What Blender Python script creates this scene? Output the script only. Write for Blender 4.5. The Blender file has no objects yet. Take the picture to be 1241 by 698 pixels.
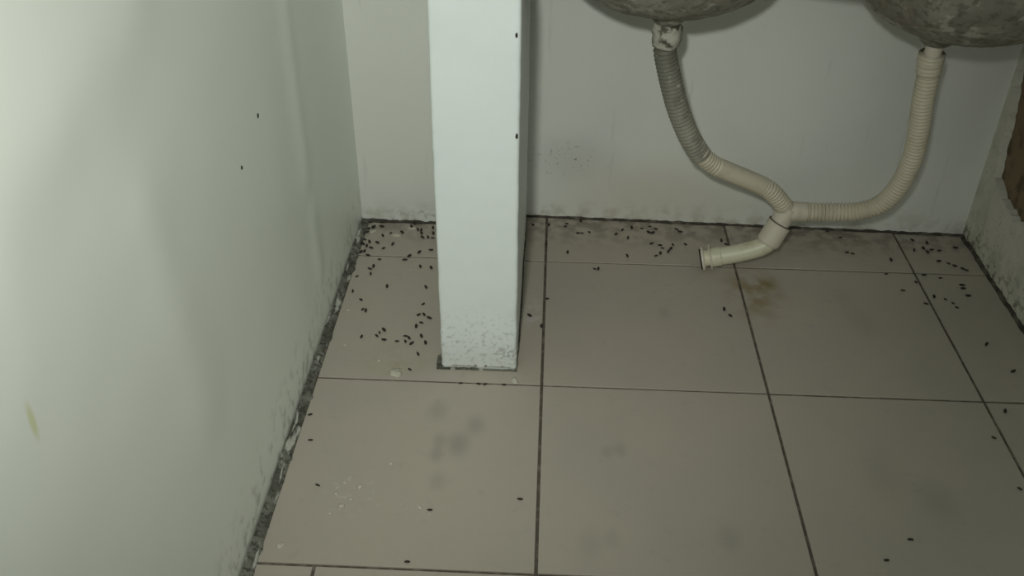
import bpy, bmesh, math, random
from mathutils import Vector, Matrix, noise

# ------------------------------------------------------------------ camera, world, light, exposure
S = bpy.context.scene
C = S.collection
cam_d = bpy.data.cameras.new('camera'); cam = bpy.data.objects.new('camera', cam_d); C.objects.link(cam)
cam_d.sensor_width = 36.0; cam_d.lens = 1165.69 / 1241 * 36.0; cam_d.clip_start = 0.02
rt = Vector((0.99892, 0.045576, 0.009027)); up = Vector((-0.033245, 0.565424, 0.82413)); fw = Vector((-0.032456, 0.82354, -0.566329))
cam.matrix_world = Matrix(((rt.x, up.x, -fw.x, -0.00307), (rt.y, up.y, -fw.y, -1.71685), (rt.z, up.z, -fw.z, 1.10852), (0, 0, 0, 1)))
S.camera = cam

world = bpy.data.worlds.new('world'); S.world = world; world.use_nodes = True
bg = world.node_tree.nodes['Background']; bg.inputs[0].default_value = (0.80, 0.86, 0.82, 1); bg.inputs[1].default_value = 0.48

lamp_d = bpy.data.lights.new('hand_torch', 'SPOT')
lamp_d.energy = 51; lamp_d.color = (0.97, 1.0, 0.94); lamp_d.shadow_soft_size = 0.03
lamp_d.spot_size = math.radians(80); lamp_d.spot_blend = 1.0
lamp = bpy.data.objects.new('hand_torch', lamp_d); C.objects.link(lamp)
lamp.location = (-0.10, -1.80, 1.285)
aim = Vector((-0.38, 0.0, 0.42)) - lamp.location
lamp.rotation_euler = aim.to_track_quat('-Z', 'Y').to_euler()

S.view_settings.view_transform = 'Standard'; S.view_settings.look = 'None'
S.view_settings.gamma = 1.0; S.view_settings.use_curve_mapping = False
S.view_settings.exposure = 0.0

random.seed(11)

# ------------------------------------------------------------------ helpers
def tag(o, label=None, cat=None, group=None, kind=None):
    for k, v in (('label', label), ('category', cat), ('group', group), ('kind', kind)):
        if v: o[k] = v
    return o

def obj(name, data, mat=None, parent=None, smooth=False):
    if isinstance(data, bmesh.types.BMesh):
        me = bpy.data.meshes.new(name)
        bmesh.ops.recalc_face_normals(data, faces=data.faces)
        data.to_mesh(me); data.free()
    else:
        me = data
    if mat and not me.materials: me.materials.append(mat)
    if smooth:
        for p in me.polygons: p.use_smooth = True
    o = bpy.data.objects.new(name, me); C.objects.link(o)
    if parent: o.parent = parent
    return o

def empty(name, loc):
    o = bpy.data.objects.new(name, None); C.objects.link(o); o.location = loc
    o.empty_display_size = 0.05
    bpy.context.view_layer.update()
    return o

def keep(o):
    """child keeps its world placement although its parent Empty is not at the origin"""
    o.matrix_parent_inverse = Matrix.Translation(o.parent.location).inverted()
    return o

def prism(pts, z0, z1, bevel=0.0):
    bm = bmesh.new()
    lo = [bm.verts.new((x, y, z0)) for x, y in pts]; hi = [bm.verts.new((x, y, z1)) for x, y in pts]
    n = len(pts)
    bm.faces.new(lo[::-1]); top = bm.faces.new(hi)
    for i in range(n): bm.faces.new((lo[i], lo[(i + 1) % n], hi[(i + 1) % n], hi[i]))
    if bevel:
        bmesh.ops.bevel(bm, geom=list(top.edges), offset=bevel, segments=2, affect='EDGES', profile=0.6)
    return bm

def spline(pts, step):
    P = [Vector(p) for p in pts]
    P = [P[0] * 2 - P[1]] + P + [P[-1] * 2 - P[-2]]
    dense = []
    for i in range(1, len(P) - 2):
        a, b, c, d = P[i - 1:i + 3]
        for k in range(40):
            t = k / 40
            dense.append(0.5 * ((2 * b) + (c - a) * t + (2 * a - 5 * b + 4 * c - d) * t * t + (3 * b - a - 3 * c + d) * t ** 3))
    dense.append(P[-2])
    L = [0]
    for i in range(1, len(dense)): L.append(L[-1] + (dense[i] - dense[i - 1]).length)
    n = max(2, round(L[-1] / step)); out = []; j = 0
    for k in range(n + 1):
        s = L[-1] * k / n
        while j < len(L) - 2 and L[j + 1] < s: j += 1
        t = (s - L[j]) / max(1e-9, L[j + 1] - L[j])
        out.append(dense[j].lerp(dense[j + 1], min(1, t)))
    return out, L[-1]

def tube_into(bm, pts, rad, step=0.004, seg=24, wall=0.0):
    """sweep a round section along a spline; rad is a number or f(arc length, total)"""
    path, total = spline(pts, step)
    n = len(path); rings = []
    t0 = (path[1] - path[0]).normalized()
    u = t0.orthogonal().normalized()
    for i, p in enumerate(path):
        t = (path[min(i + 1, n - 1)] - path[max(i - 1, 0)]).normalized()
        u = (u - t * u.dot(t)).normalized(); w = t.cross(u)
        r = rad(total * i / (n - 1), total) if callable(rad) else rad
        rings.append([bm.verts.new(p + (u * math.cos(a) + w * math.sin(a)) * r) for a in (2 * math.pi * k / seg for k in range(seg))])
    for i in range(n - 1):
        for k in range(seg):
            bm.faces.new((rings[i][k], rings[i][(k + 1) % seg], rings[i + 1][(k + 1) % seg], rings[i + 1][k]))
    bm.faces.new(rings[0][::-1]); bm.faces.new(rings[-1])
    return bm

def tube(pts, rad, step=0.004, seg=24):
    return tube_into(bmesh.new(), pts, rad, step, seg)

def lathe(profile, centre, seg=48):
    """profile: list of (r, z); closed at r == 0"""
    bm = bmesh.new(); cx, cy, cz = centre; rings = []
    for r, z in profile:
        if r < 1e-6: rings.append([bm.verts.new((cx, cy, cz + z))])
        else: rings.append([bm.verts.new((cx + r * math.cos(2 * math.pi * k / seg), cy + r * math.sin(2 * math.pi * k / seg), cz + z)) for k in range(seg)])
    for a, b in zip(rings, rings[1:]):
        for k in range(seg):
            k2 = (k + 1) % seg
            if len(a) == 1 and len(b) == 1: continue
            if len(a) == 1: bm.faces.new((a[0], b[k2], b[k]))
            elif len(b) == 1: bm.faces.new((a[k], a[k2], b[0]))
            else: bm.faces.new((a[k], a[k2], b[k2], b[k]))
    return bm

def fbm(v, scale, octv=3):
    return noise.fractal(Vector(v) * scale, 1.0, 2.0, octv)

# ------------------------------------------------------------------ materials
class Mat:
    def __init__(self, name, rough=0.6, spec=0.4):
        self.m = bpy.data.materials.new(name); self.m.use_nodes = True
        self.nt = self.m.node_tree; self.b = self.nt.nodes['Principled BSDF']
        self.b.inputs['Roughness'].default_value = rough
        self.b.inputs['Specular IOR Level'].default_value = spec
        g = self.nt.nodes.new('ShaderNodeNewGeometry'); self.pos = g.outputs['Position']
        self.col = None
    def n(self, t, **kw):
        o = self.nt.nodes.new(t)
        for k, v in kw.items(): setattr(o, k, v)
        return o
    def link(self, a, b): self.nt.links.new(a, b)
    def noise(self, scale, detail=4, rough=0.55, stretch=None, off=(0, 0, 0)):
        src = self.pos
        if stretch or any(off):
            mp = self.n('ShaderNodeMapping'); mp.inputs['Scale'].default_value = stretch or (1, 1, 1); mp.inputs['Location'].default_value = off
            self.link(src, mp.inputs[0]); src = mp.outputs[0]
        t = self.n('ShaderNodeTexNoise'); t.inputs['Scale'].default_value = scale; t.inputs['Detail'].default_value = detail
        t.inputs['Roughness'].default_value = rough; self.link(src, t.inputs['Vector'])
        return t.outputs[0]
    def ramp(self, fac, lo, hi, a=0.0, b=1.0):
        r = self.n('ShaderNodeMapRange', interpolation_type='SMOOTHSTEP')
        for i, v in enumerate((lo, hi, a, b)): r.inputs[i + 1].default_value = v
        self.link(fac, r.inputs[0]); return r.outputs[0]
    def math(self, op, a, b=None):
        m = self.n('ShaderNodeMath', operation=op)
        for i, x in enumerate((a, b)):
            if x is None: continue
            if isinstance(x, (int, float)): m.inputs[i].default_value = x
            else: self.link(x, m.inputs[i])
        return m.outputs[0]
    def axis(self, k):
        s = self.n('ShaderNodeSeparateXYZ'); self.link(self.pos, s.inputs[0]); return s.outputs[k]
    def blob(self, c, r, soft=0.6):
        """soft round mask around a world point; r may be one number or three"""
        if isinstance(r, (int, float)): r = (r, r, r)
        sub = self.n('ShaderNodeVectorMath', operation='SUBTRACT'); self.link(self.pos, sub.inputs[0]); sub.inputs[1].default_value = c
        dv = self.n('ShaderNodeVectorMath', operation='DIVIDE'); self.link(sub.outputs[0], dv.inputs[0]); dv.inputs[1].default_value = r
        ln = self.n('ShaderNodeVectorMath', operation='LENGTH'); self.link(dv.outputs[0], ln.inputs[0])
        return self.ramp(ln.outputs['Value'], 1.0, 1.0 - soft)
    def base(self, c):
        v = self.n('ShaderNodeRGB'); v.outputs[0].default_value = (*c, 1); self.col = v.outputs[0]; return self
    def over(self, fac, c, k=1.0):
        mx = self.n('ShaderNodeMix', data_type='RGBA')
        if k != 1.0: fac = self.math('MULTIPLY', fac, k)
        self.link(fac, mx.inputs[0]); self.link(self.col, mx.inputs[6]); mx.inputs[7].default_value = (*c, 1)
        self.col = mx.outputs[2]; return self
    def bump(self, h, strength, dist):
        bp = self.n('ShaderNodeBump'); bp.inputs['Strength'].default_value = strength; bp.inputs['Distance'].default_value = dist
        self.link(h, bp.inputs['Height'])
        if self.b.inputs['Normal'].links: self.link(self.b.inputs['Normal'].links[0].from_socket, bp.inputs['Normal'])
        self.link(bp.outputs[0], self.b.inputs['Normal']); return self
    def done(self):
        self.link(self.col, self.b.inputs['Base Color']); return self.m

def m_left_wall():
    m = Mat('glossy_wall_paint', 0.42, 0.35).base((0.84, 0.875, 0.80))
    m.over(m.ramp(m.noise(2.2, 3), 0.35, 0.75), (0.80, 0.84, 0.78), 0.8)
    m.over(m.ramp(m.noise(5, 4, stretch=(1, 1, 0.35)), 0.5, 0.8), (0.85, 0.87, 0.82), 0.6)
    m.over(m.blob((-0.42, -1.151, 0.572), (0.2, 0.007, 0.028), 0.8), (0.60, 0.62, 0.25), 0.6)
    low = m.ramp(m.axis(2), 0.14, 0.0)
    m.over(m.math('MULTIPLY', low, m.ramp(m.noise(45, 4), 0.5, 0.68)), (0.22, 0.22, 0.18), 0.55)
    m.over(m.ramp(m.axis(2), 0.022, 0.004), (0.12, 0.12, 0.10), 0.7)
    m.bump(m.noise(14, 3), 0.10, 0.003)
    return m.done()

def m_back_wall():
    m = Mat('matt_wall_paint', 0.75, 0.25).base((0.70, 0.71, 0.655))
    m.over(m.ramp(m.noise(3, 4), 0.4, 0.75), (0.64, 0.66, 0.615), 0.8)
    m.over(m.blob((0.23, 0.18, 0.06), (0.30, 0.2, 0.14), 0.9), (0.54, 0.50, 0.40), 0.55)
    m.over(m.blob((0.06, 0.18, 0.15), (0.13, 0.2, 0.09), 0.9), (0.45, 0.43, 0.39), 0.35)
    sp = m.ramp(m.noise(130, 3), 0.60, 0.70)
    m.over(m.math('MULTIPLY', sp, m.blob((0.03, 0.18, 0.15), (0.10, 0.2, 0.07), 0.9)), (0.15, 0.15, 0.13), 0.8)
    low = m.ramp(m.axis(2), 0.07, 0.0)
    m.over(m.math('MULTIPLY', low, m.ramp(m.noise(28, 5), 0.42, 0.66)), (0.33, 0.28, 0.21), 0.5)
    lw = m.blob((-0.29, 0.14, 0.0), (0.11, 0.1, 0.055), 0.8)
    m.over(m.math('MULTIPLY', lw, m.ramp(m.noise(60, 5), 0.48, 0.64)), (0.24, 0.19, 0.15), 0.75)
    m.over(m.ramp(m.noise(40, 5, stretch=(1, 1, 0.12)), 0.62, 0.78), (0.45, 0.46, 0.43), 0.4)
    m.bump(m.noise(60, 5), 0.2, 0.003); m.bump(m.noise(9, 3), 0.2, 0.008)
    return m.done()

def m_right_wall():
    m = Mat('rough_plaster', 0.85, 0.2).base((0.66, 0.65, 0.56))
    m.over(m.ramp(m.noise(14, 5), 0.42, 0.7), (0.52, 0.51, 0.44), 0.8)
    low = m.ramp(m.axis(2), 0.09, 0.0)
    m.over(m.math('MULTIPLY', low, m.ramp(m.noise(55, 4), 0.48, 0.64)), (0.14, 0.13, 0.10), 0.8)
    m.over(m.ramp(m.noise(110, 3), 0.64, 0.72), (0.2, 0.19, 0.16), 0.6)
    m.bump(m.noise(45, 5), 0.5, 0.006)
    return m.done()

def m_pillar():
    m = Mat('white_pillar_paint', 0.5, 0.4).base((0.74, 0.79, 0.77))
    m.over(m.ramp(m.noise(6, 3), 0.4, 0.7), (0.69, 0.75, 0.73), 0.7)
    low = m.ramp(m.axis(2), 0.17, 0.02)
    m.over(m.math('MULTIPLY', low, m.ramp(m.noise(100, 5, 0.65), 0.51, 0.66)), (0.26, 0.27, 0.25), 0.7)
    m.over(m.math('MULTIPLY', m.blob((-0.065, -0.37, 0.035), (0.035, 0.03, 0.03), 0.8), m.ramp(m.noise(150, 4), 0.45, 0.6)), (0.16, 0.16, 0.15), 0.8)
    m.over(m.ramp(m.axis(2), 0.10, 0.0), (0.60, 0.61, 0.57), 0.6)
    m.bump(m.noise(50, 4), 0.15, 0.003); m.bump(m.noise(10, 3), 0.2, 0.006)
    return m.done()

def m_tile():
    m = Mat('floor_tile_glaze', 0.46, 0.35).base((0.43, 0.385, 0.318))
    m.over(m.ramp(m.noise(3.5, 4), 0.35, 0.7), (0.395, 0.36, 0.305), 0.8)
    m.over(m.ramp(m.noise(38, 5), 0.56, 0.8), (0.34, 0.31, 0.26), 0.5)
    m.over(m.ramp(m.noise(260, 3), 0.60, 0.75), (0.32, 0.29, 0.245), 0.3)
    for x, y, r, k in ((-0.176, -0.484, 0.028, 0.45), (-0.11, -0.516, 0.026, 0.55), (-0.166, -0.556, 0.02, 0.55), (-0.134, -0.563, 0.03, 0.7),
                       (-0.167, -0.588, 0.02, 0.6), (-0.159, -0.648, 0.022, 0.4), (0.110, -0.568, 0.016, 0.4), (0.131, -0.562, 0.018, 0.45),
                       (0.236, -0.176, 0.022, 0.35), (0.284, -0.74, 0.028, 0.35), (0.078, -0.762, 0.03, 0.3), (0.62, -0.647, 0.05, 0.35),
                       (0.55, -0.60, 0.06, 0.25), (0.11, -0.75, 0.02, 0.3), (0.62, -0.18, 0.05, 0.3), (0.60, -0.10, 0.03, 0.25)):
        m.over(m.blob((x, y, 0), (r, r * 1.5, 0.2), 0.95), (0.15, 0.145, 0.12), k * 0.5)
    nz = m.ramp(m.noise(22, 4), 0.35, 0.65)
    m.over(m.math('MULTIPLY', m.blob((0.425, -0.09, 0), (0.085, 0.14, 0.2), 0.9), nz), (0.26, 0.20, 0.10), 0.85)
    m.over(m.math('MULTIPLY', m.blob((0.452, -0.055, 0), (0.035, 0.035, 0.2), 0.9), nz), (0.20, 0.16, 0.05), 0.9)
    m.over(m.math('MULTIPLY', m.blob((-0.27, -0.35, 0), (0.09, 0.06, 0.2), 0.9), nz), (0.33, 0.30, 0.19), 0.7)
    # grimy rim of soil along the back of the room
    m.over(m.math('MULTIPLY', m.ramp(m.axis(1), 0.02, 0.17), m.ramp(m.noise(30, 5), 0.40, 0.62)), (0.17, 0.145, 0.115), 0.7)
    sc = m.math('MULTIPLY', m.blob((-0.30, -0.69, 0), (0.09, 0.09, 0.2), 0.8), m.ramp(m.noise(75, 4), 0.58, 0.68))
    m.over(sc, (0.50, 0.48, 0.43), 0.75)
    m.over(m.math('MULTIPLY', m.blob((-0.185, -0.70, 0), (0.06, 0.05, 0.2), 0.8), m.ramp(m.noise(75, 4, off=(3, 1, 0)), 0.60, 0.68)), (0.50, 0.48, 0.43), 0.6)
    m.over(m.math('MULTIPLY', m.blob((-0.022, -0.19, 0), (0.025, 0.07, 0.2), 0.7), m.ramp(m.noise(40, 4), 0.45, 0.6)), (0.50, 0.47, 0.44), 0.7)
    r = m.ramp(m.noise(12, 4), 0.3, 0.7, 0.40, 0.58); m.link(r, m.b.inputs['Roughness'])
    m.bump(m.noise(90, 3), 0.05, 0.002)
    return m.done()

def m_simple(name, c, c2=None, scale=40, lo=0.45, hi=0.65, rough=0.6, spec=0.4, bump=0.0, metal=0.0, k=1.0):
    m = Mat(name, rough, spec).base(c)
    if c2: m.over(m.ramp(m.noise(scale, 5), lo, hi), c2, k)
    if bump: m.bump(m.noise(scale * 1.4, 4), bump, 0.003)
    m.b.inputs['Metallic'].default_value = metal
    return m.done()

def m_bowl():
    m = Mat('dull_steel_with_cement', 0.62, 0.4).base((0.205, 0.195, 0.16))
    m.over(m.ramp(m.noise(18, 5), 0.42, 0.62), (0.31, 0.295, 0.25), 0.8)
    m.over(m.ramp(m.noise(80, 5), 0.50, 0.64), (0.12, 0.115, 0.09), 0.75)
    m.over(m.ramp(m.noise(34, 5, off=(4, 2, 1)), 0.55, 0.66), (0.46, 0.44, 0.38), 0.7)
    m.over(m.ramp(m.noise(9, 3, off=(1, 7, 2)), 0.58, 0.75), (0.22, 0.155, 0.12), 0.8)
    m.b.inputs['Metallic'].default_value = 0.15
    m.bump(m.noise(65, 5), 0.5, 0.004)
    return m.done()

def m_grey_hose():
    m = Mat('grimy_grey_hose', 0.5, 0.4).base((0.30, 0.285, 0.23))
    m.over(m.ramp(m.axis(2), 0.30, 0.50), (0.15, 0.15, 0.12), 0.85)
    m.over(m.ramp(m.noise(30, 5), 0.50, 0.66), (0.13, 0.12, 0.09), 0.6)
    m.over(m.ramp(m.noise(60, 4, off=(2, 5, 1)), 0.60, 0.70), (0.50, 0.48, 0.42), 0.6)
    return m.done()

def m_dirt():
    m = Mat('grimy_mortar', 0.9, 0.2).base((0.10, 0.10, 0.08))
    m.over(m.ramp(m.noise(18, 4, stretch=(1, 1, 0.2)), 0.40, 0.62), (0.21, 0.21, 0.175), 0.85)
    m.over(m.ramp(m.noise(130, 5), 0.50, 0.60), (0.055, 0.053, 0.042), 0.8)
    m.over(m.ramp(m.noise(60, 4, stretch=(1.6, 0.22, 1), off=(1, 3, 5)), 0.56, 0.64), (0.52, 0.52, 0.46), 0.8)
    m.bump(m.noise(120, 4), 0.6, 0.005)
    return m.done()

M = {
    'left': m_left_wall(), 'back': m_back_wall(), 'right': m_right_wall(), 'pillar': m_pillar(), 'tile': m_tile(), 'bowl': m_bowl(),
    'hose': m_grey_hose(), 'dirt': m_dirt(),
    'grout': m_simple('dark_grout', (0.105, 0.090, 0.072), (0.19, 0.165, 0.135), 50, rough=0.95, spec=0.15, bump=0.4),
    'line': m_simple('black_grime_line', (0.06, 0.053, 0.043), (0.14, 0.125, 0.10), 40, rough=0.95, spec=0.15, bump=0.4),
    'brick': m_simple('bare_brown_brickwork', (0.24, 0.18, 0.115), (0.13, 0.10, 0.07), 30, rough=0.95, spec=0.1, bump=0.8),
    'cream': m_simple('cream_plastic', (0.60, 0.55, 0.45), (0.46, 0.41, 0.32), 22, 0.5, 0.75, rough=0.42, spec=0.45, k=0.7),
    'rose': m_simple('faded_cream_plastic', (0.58, 0.53, 0.41), (0.42, 0.38, 0.29), 26, 0.5, 0.75, rough=0.45, spec=0.45, k=0.7),
    'yellowed': m_simple('yellowed_plastic', (0.62, 0.60, 0.45), (0.42, 0.39, 0.22), 30, 0.5, 0.72, rough=0.4, spec=0.45, k=0.8),
    'nut': m_simple('cement_smeared_nut', (0.42, 0.41, 0.34), (0.10, 0.095, 0.07), 55, 0.48, 0.60, rough=0.75, spec=0.3, bump=0.7),
    'gap': m_simple('black_gap', (0.02, 0.018, 0.015), rough=0.9),
    'pellet': m_simple('dark_pellet', (0.022, 0.018, 0.014), (0.045, 0.036, 0.027), 300, rough=0.6, spec=0.3),
    'drip': m_simple('dried_paint', (0.56, 0.53, 0.44), (0.46, 0.43, 0.36), 80, rough=0.6, spec=0.3),
    'slab': m_simple('cast_concrete', (0.42, 0.41, 0.38), (0.33, 0.32, 0.29), 14, rough=0.85, spec=0.2, bump=0.4),
}

# ------------------------------------------------------------------ setting: floor with single tiles
def yb(x):                       # the back wall right of the pillar runs a little askew
    return 0.1863 - 0.0265 * (x + 0.04) / 0.955
XL, XR = -0.4155, 0.925           # side wall faces
YL = 0.142                       # back wall face left of the pillar
J = 0.0025                       # half a joint

floor = obj('floor', prism([(-0.55, -2.3), (1.1, -2.3), (1.1, 0.32), (-0.55, 0.32)], -0.08, -0.0026), M['grout'])
tag(floor, 'beige tiled floor with dark joints', kind='structure')
xe = [-0.4000, 0.0, 0.3995, 0.7735, XR - 0.004]
ye = [0.0, -0.4065, -0.8205, -1.232, -1.64, -2.05]
def tile(pts):
    dz = random.uniform(-0.0006, 0.0005)
    cx = sum(p[0] for p in pts) / len(pts); cy = sum(p[1] for p in pts) / len(pts)
    o = obj('tile', prism([(x - cx, y - cy) for x, y in pts], -0.009, dz, 0.0012), M['tile'], floor)
    o.location = (cx, cy, 0); return o
def rect(x0, x1, y0, y1, a=J, b=J):
    return [(x0 + a, y0 + J), (x1 - b, y0 + J), (x1 - b, y1 - J), (x0 + a, y1 - J)]
# cut tiles along the back wall
tile([(xe[0], J), (xe[1] - J, J), (xe[1] - J, yb(0) - 0.003), (-0.115, yb(-0.11) - 0.003), (-0.115, YL - 0.003), (xe[0], YL - 0.003)])
for i in (1, 2, 3):
    a, b = xe[i] + J, xe[i + 1] - (J if i < 3 else 0)
    tile([(a, J), (b, J), (b, yb(b) - 0.003), (a, yb(a) - 0.003)])
for r in range(5):
    for i in range(4):
        if r >= 2 and i == 0:
            tile(rect(xe[0], -0.3165, ye[r + 1], ye[r], 0)); tile(rect(-0.3165, 0, ye[r + 1], ye[r]))
        else:
            tile(rect(xe[i], xe[i + 1], ye[r + 1], ye[r], 0 if i == 0 else J, 0 if i == 3 else J))

# dried paint on the tiles
def splat(x, y, r, asp=1.0):
    bm = bmesh.new(); n = 18; ph = random.uniform(0, 9)
    ring = lambda k, z: [bm.verts.new((math.cos(2 * math.pi * i / n) * r * k * (1 + 0.28 * math.sin(2 * 2 * math.pi * i / n + ph) + 0.14 * math.sin(5 * 2 * math.pi * i / n + ph * 2)),
                                       math.sin(2 * math.pi * i / n) * r * asp * k * (1 + 0.2 * math.sin(3 * 2 * math.pi * i / n + ph)), z)) for i in range(n)]
    a = ring(1, 0.0); b = ring(0.8, 0.0009)
    for i in range(n): bm.faces.new((a[i], a[(i + 1) % n], b[(i + 1) % n], b[i]))
    bm.faces.new(b); bm.faces.new(a[::-1])
    o = obj('paint_drip', bm, M['drip'], floor, True); o.location = (x, y, 0.0003)
for x, y, r, a in ((-0.264, -0.387, 0.0135, 0.9), (-0.299, -0.354, 0.004, 1), (-0.3, -0.707, 0.0042, 1), (-0.313, -0.682, 0.004, 1), (-0.279, -0.666, 0.0045, 1),
                   (-0.288, -0.693, 0.003, 1), (-0.374, -0.788, 0.006, 1), (-0.18, -0.704, 0.004, 1), (-0.304, -0.659, 0.003, 1), (-0.314, -0.723, 0.003, 1),
                   (-0.048, -0.398, 0.006, 1.6), (-0.37, -0.311, 0.003, 1), (-0.282, -0.05, 0.005, 0.8), (-0.238, -0.614, 0.003, 1), (-0.33, 0.085, 0.010, 0.7),
                   (-0.30, 0.118, 0.009, 0.8), (-0.385, 0.10, 0.007, 1.2), (-0.43 + 0.045, -0.20, 0.004, 1)):
    splat(x, y, r, a)

# ------------------------------------------------------------------ setting: walls
# left wall: uneven plaster, really bulging
def lw_bulge(y, z):
    d = 0.003 * fbm((0, y, z), 1.8, 2) + 0.0006 * fbm((3, y, z), 7, 2)
    def ridge(y0, z0, y1, z1, w, h):
        ax, az = y1 - y0, z1 - z0; t = max(0, min(1, ((y - y0) * ax + (z - z0) * az) / (ax * ax + az * az)))
        q = math.hypot(y - y0 - ax * t, z - z0 - az * t); return h * math.exp(-(q / w) ** 2)
    d += ridge(-0.27, 0.62, -0.262, 0.33, 0.030, 0.0036)
    d += ridge(-0.25, 0.24, -0.245, 0.12, 0.028, 0.0030)
    d += ridge(-1.10, 0.75, -0.80, 0.80, 0.055, 0.0028)
    d += ridge(-0.87, 0.60, -0.83, 0.30, 0.055, 0.0028)
    return d
bm = bmesh.new(); NY, NZ = 170, 130; y0, y1, z1 = -2.3, 0.16, 1.9
V = []
for j in range(NZ + 1):
    z = -0.004 + z1 * (j / NZ) ** 1.25
    V.append([bm.verts.new((XL + lw_bulge(y, z) * min(1, 0.15 + z / 0.12), y, z)) for y in (y0 + (y1 - y0) * i / NY for i in range(NY + 1))])
for j in range(NZ):
    for i in range(NY): bm.faces.new((V[j][i], V[j][i + 1], V[j + 1][i + 1], V[j + 1][i]))
bk = [bm.verts.new((XL - 0.12, y, z)) for y, z in ((y0, -0.004), (y1, -0.004), (y1, z1 - 0.004), (y0, z1 - 0.004))]
bm.faces.new(bk)
bm.faces.new([bk[1], bk[0]] + V[0]); bm.faces.new([bk[2], bk[3]] + V[NZ])
bm.faces.new([bk[0], bk[3]] + [V[j][0] for j in range(NZ, -1, -1)]); bm.faces.new([bk[2], bk[1]] + [V[j][NY] for j in range(NZ + 1)])
wl = tag(obj('wall_left', bm, M['left'], None, False), 'pale green painted side wall with uneven plaster', kind='structure')
for p in wl.data.polygons:
    if len(p.vertices) == 4 and p.area < 0.01: p.use_smooth = True
def nick(parent, loc, size, axis):
    bm = bmesh.new(); n = 9
    c = [bm.verts.new((0.0009, math.cos(2 * math.pi * i / n) * size[0] * random.uniform(.75, 1.1), math.sin(2 * math.pi * i / n) * size[1] * random.uniform(.75, 1.1))) for i in range(n)]
    b = [bm.verts.new((-0.003, v.co.y * 1.1, v.co.z * 1.1)) for v in c]
    bm.faces.new(c)
    for i in range(n): bm.faces.new((b[i], b[(i + 1) % n], c[(i + 1) % n], c[i]))
    o = obj('nick', bm, M['pellet'], parent)
    if axis == 'y': o.rotation_euler = (0, 0, -math.pi / 2)
    o.location = loc; return o
for y, z, s in ((-0.4706, 0.5337, 0.0034), (-0.571, 0.503, 0.0028)):
    nick(wl, (XL + lw_bulge(y, z), y, z), (s, s * 1.1), 'x')

# back wall, stepped behind the pillar
wb = tag(obj('wall_back', prism([(-0.55, YL), (-0.115, YL), (-0.115, yb(-0.115)), (1.08, yb(1.08)), (1.08, 0.32), (-0.55, 0.32)], -0.004, 1.9), M['back']),
         'off-white painted back wall', kind='structure')

# right wall: brickwork behind, a plaster coat with a broken-out patch in front
wr = tag(obj('wall_right', prism([(XR + 0.016, -2.3), (1.08, -2.3), (1.08, yb(XR) + 0.02), (XR + 0.016, yb(XR) + 0.02)], -0.004, 1.9), M['brick']),
         'plastered side wall with brown broken-out patch', kind='structure')
hole = [(0.156, 0.47), (0.1485, 0.431), (0.153, 0.40), (0.150, 0.371), (0.136, 0.335), (0.1283, 0.303), (0.121, 0.27), (0.1184, 0.2345), (0.112, 0.205), (0.1037, 0.1755),
        (0.0545, 0.154), (0.015, 0.152), (-0.0232, 0.145), (-0.045, 0.155), (-0.0672, 0.158), (-0.12, 0.14), (-0.20, 0.17), (-0.27, 0.24), (-0.30, 0.33), (-0.26, 0.44), (-0.17, 0.50), (-0.06, 0.53), (0.05, 0.52), (0.12, 0.50)]
hp = []
for i, (a, b) in enumerate(hole):
    a2, b2 = hole[(i + 1) % len(hole)]
    for k in range(4):
        t = k / 4; jx = fbm((i, t * 3, 1), 2.3) * 0.006; jz = fbm((i, t * 3, 7), 2.3) * 0.006
        hp.append((a + (a2 - a) * t + jx, b + (b2 - b) * t + jz))
bm = bmesh.new()
out = [(yb(XR) + 0.004, -0.003), (-2.3, -0.003), (-2.3, 1.9), (yb(XR) + 0.004, 1.9)]
es = []
for loop in (out, hp):
    vs = [bm.verts.new((XR, y, z)) for y, z in loop]
    es += [bm.edges.new((vs[i], vs[(i + 1) % len(vs)])) for i in range(len(vs))]
r = bmesh.ops.triangle_fill(bm, use_beauty=True, edges=es)
ex = bmesh.ops.extrude_face_region(bm, geom=list(bm.faces))
for v in ex['geom']:
    if isinstance(v, bmesh.types.BMVert): v.co.x += 0.0165
obj('plaster_coat', bm, M['right'], wr)

# grimy joints where walls meet the floor
def bead(name, label, pts, width, height, step, mat, nrm):
    """ragged mortar bead running along pts; nrm points from the wall into the room"""
    path, tot = spline([(x, y, 0) for x, y in pts], step)
    bm = bmesh.new(); rows = []
    for p in path:
        w = width * (1 + 0.45 * fbm((p.x, p.y, 1), 30)); h = height * (1 + 0.6 * fbm((p.x, p.y, 5), 45))
        row = []
        for t, hh in ((-0.15, 1.0), (0.12, 1.0), (0.40, 0.62), (0.68, 0.42), (1.0, 0.0)):
            z = max(0.0, h * hh + 0.30 * height * fbm((p.x, p.y, t * 9), 90)) if hh else -0.002
            row.append(bm.verts.new((p.x + nrm[0] * w * t, p.y + nrm[1] * w * t, z + 0.0005)))
        row.append(bm.verts.new((p.x - nrm[0] * width * 0.15, p.y - nrm[1] * width * 0.15, -0.003)))
        rows.append(row)
    for a, b in zip(rows, rows[1:]):
        for k in range(6): bm.faces.new((a[k], a[(k + 1) % 6], b[(k + 1) % 6], b[k]))
    bm.faces.new(rows[0]); bm.faces.new(rows[-1][::-1])
    return tag(obj(name, bm, mat), label, kind='structure')
bead('trim_1', 'dark grimy mortar joint at the foot of the green wall', [(XL, -2.05), (XL, -1.0), (XL, YL)], 0.0155, 0.007, 0.0035, M['dirt'], (1, 0))
bead('trim_2', 'thin dark joint at the foot of the back wall', [(-0.047, yb(-0.047)), (0.4, yb(0.4)), (XR, yb(XR))], 0.0065, 0.004, 0.005, M['line'], (0, -1))
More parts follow.
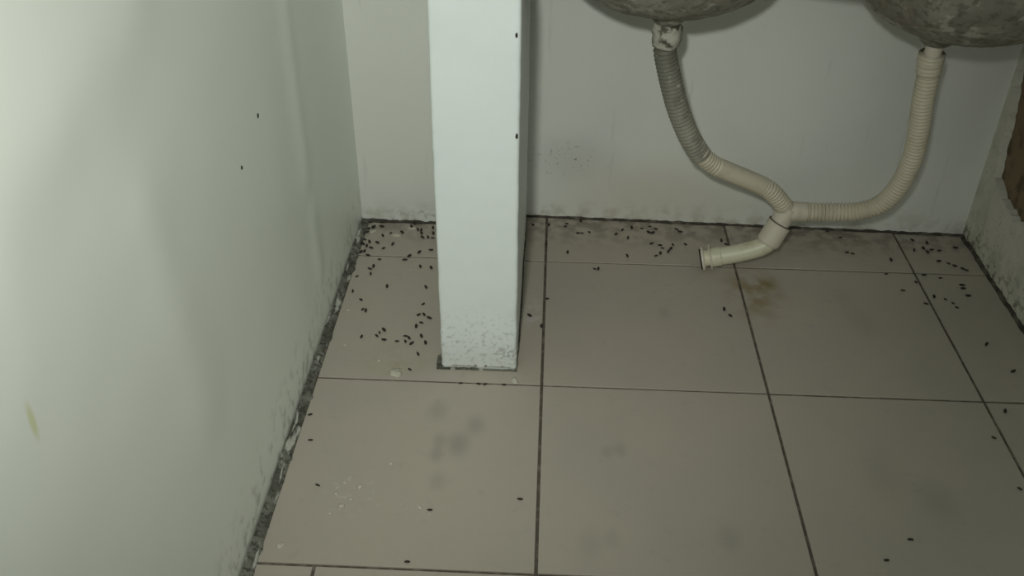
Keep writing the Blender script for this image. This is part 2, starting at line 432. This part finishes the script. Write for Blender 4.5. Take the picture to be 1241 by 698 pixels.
bead('trim_3', 'grimy joint at the foot of the broken plaster wall', [(XR, -2.05), (XR, -1.0), (XR, yb(XR))], 0.007, 0.006, 0.006, M['line'], (-1, 0))
bead('trim_4', 'dirty joint in the corner behind the pillar', [(XL, YL), (-0.3, YL), (-0.15, YL)], 0.006, 0.006, 0.005, M['line'], (0, -1))

# ------------------------------------------------------------------ pillar
px0, px1, py0, py1, ptop = -0.1824, -0.0470, -0.3705, 0.20, 0.685
pil = tag(empty('pillar', (-0.115, -0.10, 0)), 'white painted square pillar jutting out from the back wall', 'pillar')
per = []; rr = 0.006
def seg_pts(a, b, n): return [(a[0] + (b[0] - a[0]) * k / n, a[1] + (b[1] - a[1]) * k / n) for k in range(n)]
cor = [(px0, py0, math.pi), (px1, py0, 1.5 * math.pi), (px1, py1, 0), (px0, py1, 0.5 * math.pi)]
arcs = []
for x, y, a0 in cor:
    cx = x + (rr if x == px0 else -rr); cy = y + (rr if y == py0 else -rr)
    arcs.append([(cx + rr * math.cos(a0 + t * math.pi / 8), cy + rr * math.sin(a0 + t * math.pi / 8)) for t in range(5)])
for i in range(4):
    per += arcs[i][:-1]; per += seg_pts(arcs[i][-1], arcs[(i + 1) % 4][0], 26 if i in (0, 2) else 60)
bm = bmesh.new(); rings = []; NZ = 150
for j in range(NZ + 1):
    row = []
    for x, y in per:
        z = ptop * (j / NZ) ** 1.3
        nx = (x - (px0 + px1) / 2) / ((px1 - px0) / 2); ny = (y - (py0 + py1) / 2) / ((py1 - py0) / 2)
        e = min(1.0, (abs(nx) * abs(ny)) ** 8)
        d = 0.0009 * fbm((x, y, z), 7, 2) + 0.0003 * fbm((x, y, z), 40, 2) + 0.0009 * e * fbm((x, y, z), 45, 2) * (1 if z < 0.3 else 0.4)
        if j == 0: z = 0.001 + max(0, 0.006 * fbm((x, y, 3), 60) + 0.0015); d -= 0.001
        elif j <= 4: z = max(z, 0.0065 + 0.0015 * j)
        row.append(bm.verts.new((x + d * (nx if abs(nx) > 0.9 else 0), y + d * (ny if abs(ny) > 0.9 else 0), z)))
    rings.append(row)
n = len(per)
for a, b in zip(rings, rings[1:]):
    for k in range(n): bm.faces.new((a[k], a[(k + 1) % n], b[(k + 1) % n], b[k]))
bm.faces.new(rings[0][::-1]); bm.faces.new(rings[-1])
keep(obj('shaft', bm, M['pillar'], pil, True))
# mortar under the shaft, ragged outline
o2 = []
bed = [(-0.1915, -0.3722), (-0.15, -0.3712), (-0.0455, -0.3716), (-0.0440, -0.30), (-0.0440, 0.17), (-0.11, 0.17), (-0.11, 0.13), (-0.1800, 0.13), (-0.1810, -0.325), (-0.1925, -0.335)]
for i in range(len(bed)): o2 += seg_pts(bed[i], bed[(i + 1) % len(bed)], 14)
o2 = [(x + 0.0015 * fbm((x, y, 2), 60), y + 0.0015 * fbm((x, y, 9), 60)) for x, y in o2]
mb = prism(o2, -0.002, 0.0032)
keep(obj('mortar_bed', mb, M['dirt'], pil))
for x, z, s in ((-0.0536, 0.624, 0.0032), (-0.0515, 0.4653, 0.0034)):
    k = nick(pil, (x, py0 - 0.0004, z), (s * 0.6, s * 1.4), 'y'); keep(k)

# ------------------------------------------------------------------ worktop slab that carries the two bowls (just above the picture)
top_z = 0.688
slab = prism([(-0.183, YL - 0.004), (-0.183, -0.235), (0.30, -0.245), (0.45, -0.29), (XR - 0.006, -0.30), (XR - 0.006, yb(XR) - 0.004), (-0.03, yb(-0.03) - 0.004), (-0.113, YL - 0.004)], top_z, top_z + 0.05)
tag(obj('countertop', slab, M['slab']), 'grey concrete counter slab resting on the white pillar above the basins', 'countertop')

# ------------------------------------------------------------------ basins
def bowl(cx, cy, a, b, rimz, drain, label, seed):
    e = empty('sink_bowl', (cx, cy, rimz - b))
    tag(e, label, 'sink', 'round basins under the counter')
    prof = []
    for k in range(27):
        t = k / 26 * math.pi / 2; prof.append((a * math.sin(t), -b * math.cos(t)))
    prof += [(a, top_z - rimz - 0.0005), (a - 0.008, top_z - rimz - 0.0005)]
    for k in range(20, -1, -1):
        t = k / 20 * math.pi / 2; prof.append(((a - 0.006) * math.sin(t), -(b - 0.006) * math.cos(t)))
    bm = lathe(prof, (cx, cy, rimz), 72)
    for v in bm.verts:
        if v.co.z < rimz - 0.004:
            dn = 0.0022 * fbm((v.co.x + seed, v.co.y, v.co.z), 22, 3) + 0.0012 * fbm((v.co.x, v.co.y + seed, v.co.z), 70, 2)
            dv = Vector((v.co.x - cx, v.co.y - cy, (v.co.z - rimz) * 2)).normalized(); v.co += dv * dn
    keep(obj('basin', bm, M['bowl'], e, True))
    # strainer boss where the drain leaves the basin
    dx, dy, dz = drain
    t = 1 - ((dx - cx) ** 2 + (dy - cy) ** 2) / a ** 2
    zs = rimz - b * math.sqrt(max(0.05, t))
    boss = lathe([(0, 0.012), (0.030, 0.012), (0.031, 0.002), (0.027, -0.006), (0.021, -0.0105), (0.0, -0.0105)], (dx, dy, zs), 32)
    keep(obj('strainer', boss, M['bowl'], e, True))
    return zs
dl = (0.1962, -0.078, 0.53); dr = (0.6575, -0.083, 0.51)
zl = bowl(0.194, -0.036, 0.198, 0.116, 0.672, dl, 'round grimy grey basin whose drain hose is dark and stained', 1.7)
zr = bowl(0.692, -0.066, 0.198, 0.130, 0.662, dr, 'round grimy grey basin beside the broken plaster wall', 5.1)

# ------------------------------------------------------------------ drain pipework: one assembly
pipe = tag(empty('drain_pipe', (0.3872, 0.006, 0)), 'cream plastic drain hoses joining in a Y below the two basins', 'pipe')
def part(name, bm, mat, parent=pipe, label=None, smooth=True):
    o = obj(name, bm, M[mat], parent, smooth)
    o.matrix_parent_inverse = Matrix.Translation(pipe.location).inverted() if parent is pipe else Matrix.Identity(4)
    if label: o['label'] = label
    return o
def corr(r, pitch, depth, ease=0.006):
    def f(s, L):
        k = min(1, s / ease, (L - s) / ease)
        return r - depth * k * (0.5 - 0.5 * math.cos(2 * math.pi * s / pitch)) ** 0.8
    return f
# grey hose
lh = [(0.1966, -0.077, 0.5145), (0.1972, -0.075, 0.4958), (0.2096, -0.068, 0.4505), (0.2324, -0.058, 0.3832), (0.2616, -0.048, 0.3212), (0.2893, -0.040, 0.2785)]
part('corrugated_hose', tube(lh, corr(0.0208, 0.0080, 0.0042), 0.0008, 24), 'hose', label='grey grimy ribbed hose')
part('flexible_tube', tube([(0.2868, -0.0407, 0.2826), (0.3148, -0.034, 0.2569), (0.3536, -0.026, 0.2361), (0.4016, -0.017, 0.2129), (0.4384, -0.010, 0.1919), (0.4628, -0.005, 0.1675), (0.4828, 0.0, 0.1426)],
     lambda s, L: 0.0188 - (0.0016 * (0.5 - 0.5 * math.cos(2 * math.pi * s / 0.0072)) if (0.006 < s < 0.05 or L - 0.085 < s < L - 0.02) else 0), 0.0011), 'rose', label='smooth cream tube')
# nut under the left basin, smeared with cement
nb = tube([(dl[0], dl[1], zl - 0.0110), (0.1965, -0.0776, 0.532), (0.1967, -0.077, 0.508)], lambda s, L: 0.0220 + 0.0045 * math.sin(math.pi * min(1, s / L)), 0.0025, 28)
for v in nb.verts: v.co += Vector((fbm(v.co, 60), fbm(v.co + Vector((3, 0, 0)), 60), fbm(v.co + Vector((0, 5, 0)), 60))) * 0.0035
part('hose_nut', nb, 'nut', label='cement-smeared nut')
# hose from the right basin
rh = [(0.6579, -0.079, 0.4885), (0.6625, -0.075, 0.4581), (0.6678, -0.068, 0.4163), (0.6784, -0.058, 0.3554), (0.6855, -0.048, 0.2951), (0.6830, -0.034, 0.2314), (0.6638, -0.018, 0.1743), (0.6232, -0.008, 0.1483), (0.5604, -0.002, 0.1407), (0.5149, 0.0, 0.1389)]
part('corrugated_hose', tube(rh, corr(0.0198, 0.0074, 0.0034), 0.0008, 24), 'rose', label='cream ribbed hose')
part('hose_nut', tube([(0.6566, -0.081, 0.506), (0.6579, -0.079, 0.488), (0.6605, -0.077, 0.469)], lambda s, L: 0.0225 - (0.001 if s / L > 0.5 else 0) - 0.0014 * (math.sin(s * 900) > 0.6), 0.0013, 28), 'rose', label='cream nut')
part('tailpiece', tube([(dr[0], dr[1], zr - 0.0125), (0.6570, -0.0815, 0.503)], 0.0145, 0.004), 'cream', label='cream tailpiece')
# Y fitting: straight run with a side branch
wy = tube([(0.4858, 0.0003, 0.1475), (0.4743, -0.005, 0.1182), (0.4668, -0.009, 0.0988)], lambda s, L: 0.0205, 0.004, 28)
tube_into(wy, [(0.4800, 0.0, 0.1388), (0.505, 0.0, 0.1386), (0.5240, 0.0, 0.1384)], lambda s, L: 0.0205 - 0.0008 * (s > 0.026), 0.003, 28)
yfit = part('wye_fitting', wy, 'cream')
coupl = part('coupling', tube([(0.4741, -0.0053, 0.1143), (0.4641, -0.010, 0.0934), (0.4530, -0.0145, 0.0700)], lambda s, L: 0.0244 if 0.002 < s < L - 0.003 else 0.0222, 0.0012, 32), 'cream')
part('gasket', tube([(0.4745, -0.0051, 0.1151), (0.4737, -0.0054, 0.1135)], 0.0247, 0.0008, 32), 'line', coupl, label='thin dark gasket')
tailp = part('tail_pipe', tube([(0.4580, -0.0125, 0.0800), (0.4520, -0.0145, 0.0690), (0.4379, -0.0165, 0.0600), (0.4109, -0.0165, 0.0496), (0.3820, -0.0150, 0.0400), (0.3446, -0.0125, 0.0305), (0.3290, -0.0117, 0.0262)], lambda s, L: 0.0188 if s < L - 0.018 else 0.0172, 0.003, 28), 'yellowed', label='yellowed bent tail pipe')
part('sleeve', tube([(0.3640, -0.0138, 0.0352), (0.3440, -0.0125, 0.0303)], lambda s, L: 0.0207, 0.003, 28), 'yellowed', tailp)
part('flange', tube([(0.3442, -0.0125, 0.0303), (0.3414, -0.0123, 0.0295)], 0.0275, 0.0012, 32), 'cream', tailp)
part('flange', tube([(0.3312, -0.0118, 0.0268), (0.3255, -0.0114, 0.0253)], lambda s, L: 0.0258 if s > 0.0012 else 0.0235, 0.0010, 32), 'cream', tailp)
part('outlet_mouth', tube([(0.3258, -0.0114, 0.0254), (0.3220, -0.0112, 0.0244)], 0.0215, 0.0015, 28), 'gap', tailp, label='black outlet end')

# ------------------------------------------------------------------ droppings, each one an object
def pellet_mesh(k):
    bm = bmesh.new(); random.seed(40 + k); seg = 8; rings = []
    prof = [(-0.5, 0.0), (-0.44, 0.42), (-0.25, 0.9), (0.02, 1.0), (0.25, 0.86), (0.42, 0.5), (0.5, 0.0)]
    bend = random.uniform(-0.10, 0.10)
    for t, r in prof:
        x = t * 0.012; y = bend * 0.012 * (1 - 4 * t * t); R = 0.00235 * r
        if r == 0: rings.append([bm.verts.new((x, y, 0))]); continue
        rings.append([bm.verts.new((x, y + R * math.cos(2 * math.pi * i / seg) * random.uniform(.88, 1.08), R * 0.9 * math.sin(2 * math.pi * i / seg))) for i in range(seg)])
    for a, b in zip(rings, rings[1:]):
        for i in range(seg):
            j = (i + 1) % seg
            if len(a) == 1: bm.faces.new((a[0], b[j], b[i]))
            elif len(b) == 1: bm.faces.new((a[i], a[j], b[0]))
            else: bm.faces.new((a[i], a[j], b[j], b[i]))
    bmesh.ops.recalc_face_normals(bm, faces=bm.faces)
    me = bpy.data.meshes.new('dropping'); bm.to_mesh(me); bm.free(); me.materials.append(M['pellet'])
    for p in me.polygons: p.use_smooth = True
    return me
PM = [pellet_mesh(k) for k in range(4)]
AREA = {
    'corner': [(-0.37,0.138,3,11),(-0.368,0.12,157,15),(-0.384,0.118,94,17),(-0.389,0.115,94,17),(-0.396,0.137,3,9),(-0.36,0.082,115,17),(-0.344,0.094,54,9),(-0.32,0.097,128,17),(-0.367,0.052,144,16),(-0.333,0.048,78,17),(-0.35,0.03,40,10),(-0.377,0.029,158,12),(-0.379,0.0,158,12),(-0.388,0.037,94,17),(-0.398,0.045,128,17),(-0.39,0.016,82,17),(-0.396,0.012,66,14),(-0.385,0.054,109,17),(-0.397,0.063,162,10),(-0.303,0.124,108,17),(-0.297,0.137,102,17),(-0.286,0.111,108,17),(-0.278,0.11,92,17),(-0.277,0.096,106,17),(-0.272,0.08,137,14),(-0.26,0.081,113,16),(-0.253,0.121,96,17),(-0.251,0.098,96,17),(-0.249,0.079,3,9),(-0.247,0.029,3,11),(-0.271,0.018,64,15),(-0.291,0.003,53,13),(-0.298,-0.013,3,12),(-0.352,-0.014,3,9),(-0.401,0.094,32,11),(-0.398,0.109,62,12)],
    'left': [(-0.36,-0.042,94,16),(-0.366,-0.052,152,12),(-0.361,-0.07,99,12),(-0.263,-0.037,103,13),(-0.239,-0.041,117,17),(-0.388,-0.081,39,7),(-0.32,-0.114,99,17),(-0.242,-0.113,115,14),(-0.365,-0.164,141,11),(-0.356,-0.196,63,10),(-0.349,-0.2,97,17),(-0.24,-0.171,50,10),(-0.244,-0.208,43,11),(-0.234,-0.207,122,12),(-0.222,-0.217,153,13),(-0.236,-0.234,160,10),(-0.244,-0.246,94,16),(-0.304,-0.261,128,16),(-0.311,-0.269,118,7),(-0.315,-0.28,133,11),(-0.299,-0.291,175,11),(-0.343,-0.284,80,11),(-0.274,-0.294,3,7),(-0.26,-0.278,175,10),(-0.253,-0.283,120,12),(-0.246,-0.299,55,13),(-0.23,-0.276,109,13),(-0.221,-0.296,100,17),(-0.23,-0.33,116,12),(-0.387,-0.135,100,12),(-0.239,-0.375,143,7),(-0.259,-0.294,110,10)],
    'mid': [(0.169,0.138,59,12),(0.19,0.149,92,17),(0.213,0.147,3,9),(0.231,0.158,3,9),(0.244,0.147,146,10),(0.227,0.131,138,13),(0.236,0.129,36,13),(0.179,0.105,82,17),(0.154,0.119,37,11),(0.23,0.084,36,13),(0.248,0.078,174,11),(0.252,0.066,164,7),(0.276,0.082,119,10),(0.27,0.065,59,14),(0.264,0.053,69,16),(0.245,0.045,82,13),(0.236,0.035,21,10),(0.174,0.031,105,17),(0.304,0.085,131,11),(0.29,0.148,154,11),(0.297,0.138,164,13),(-0.031,0.148,115,12),(0.047,0.037,87,17),(0.07,0.119,3,11),(0.079,0.119,164,9),(0.095,0.124,131,9),(0.077,0.171,89,17),(0.045,0.159,3,7),(0.042,0.146,174,9),(0.103,-0.024,150,7),(0.111,-0.024,83,16),(0.004,0.149,91,17),(-0.0,0.069,91,17),(0.384,0.105,88,17),(0.393,0.091,129,11),(0.364,-0.176,126,11),(0.355,-0.155,88,14),(-0.028,-0.198,138,13),(-0.004,-0.231,91,13),(0.005,-0.138,3,10)],
    'right': [(0.807,0.133,123,12),(0.798,0.091,74,17),(0.821,0.1,103,15),(0.824,0.084,103,14),(0.837,0.095,3,11),(0.853,0.093,3,11),(0.836,0.123,90,15),(0.736,0.048,92,17),(0.712,-0.007,3,7),(0.892,0.106,163,12),(0.838,0.049,3,12),(0.856,0.041,142,10),(0.866,0.032,138,12),(0.879,0.022,138,12),(0.886,0.017,152,8),(0.79,-0.006,3,12),(0.821,-0.016,3,9),(0.765,-0.035,111,10),(0.857,-0.04,174,15),(0.627,0.159,163,9),(0.65,0.135,3,9),(0.65,0.073,174,10),(0.661,0.069,163,10),(0.785,-0.086,78,17),(0.856,-0.079,174,13),(0.817,-0.107,125,8),(0.82,-0.121,144,8),(0.729,-0.068,174,11),(0.762,-0.112,154,11),(0.855,-0.053,3,12),(0.836,-0.24,53,17),(0.855,-0.318,32,14),(0.806,-0.094,112,8)],
    'joint': [(-0.144,-0.408,10,8),(-0.112,-0.408,170,8),(-0.101,-0.408,20,7),(-0.067,-0.408,0,9)],
}
LONE = [
    (-0.378, -0.566, 3, 8, 'black dropping next to the tiny one that touches the green wall joint'),
    (-0.392, -0.505, 23, 7, 'tiny black dropping touching the grimy joint of the green wall'),
    (-0.345, -0.666, 158, 9, 'black dropping between the green wall and the scatter of white paint specks'),
    (-0.164, -0.707, 3, 8, 'black dropping in the middle of the tile with white paint specks'),
    (-0.028, -0.678, 176, 10, 'black dropping beside the long joint that runs past the pillar'),
    (-0.185, -0.807, 3, 9, 'black dropping on the front edge of the tile with white paint specks'),
    (0.552, -0.727, 176, 10, 'larger of two black droppings on the open tile below the basins'),
    (0.506, -0.767, 3, 7, 'smaller of two black droppings on the open tile below the basins'),
    (0.756, -0.498, 140, 8, 'black dropping just beside the long joint nearest the broken plaster wall'),
    (0.800, -0.430, 70, 12, 'black dropping on the narrow cut tile where two joints cross near the plaster wall'),
    (0.754, -0.614, 125, 9, 'black dropping on the joint of the narrow cut tiles by the plaster wall'),
]
TXT = {
    'corner': ('black rodent dropping on the cut tile in the corner of green wall and pillar', 'droppings in the corner beside the pillar'),
    'left': ('black rodent dropping on the whole tile between green wall and pillar', 'droppings between green wall and pillar'),
    'mid': ('black rodent dropping on the tiles between pillar and drain outlet', 'droppings between pillar and drain outlet'),
    'right': ('black rodent dropping on the tiles between Y pipe and broken plaster wall', 'droppings beside the broken plaster wall'),
    'joint': ('black speck of dirt lodged in the tile joint in front of the pillar', 'specks in the joint before the pillar'),
}
random.seed(3); idx = 0
for area, rows in list(AREA.items()) + [('lone', LONE)]:
    for x, y, ang, ln, *own in rows:
        s = max(0.75, min(1.12, ln / 12.0))
        o = bpy.data.objects.new('dropping', PM[idx % 4]); C.objects.link(o); idx += 1
        s2 = s * random.uniform(0.92, 1.12)
        x = max(x, XL + 0.019)
        o.scale = (s, s2, s2); o.location = (x, y - 0.002, 0.0023 * s2); o.rotation_euler = (0, 0, math.radians(ang))
        if own: tag(o, own[0], 'dropping', 'lone droppings on the open tiles')
        else: tag(o, TXT[area][0], 'dropping', TXT[area][1])
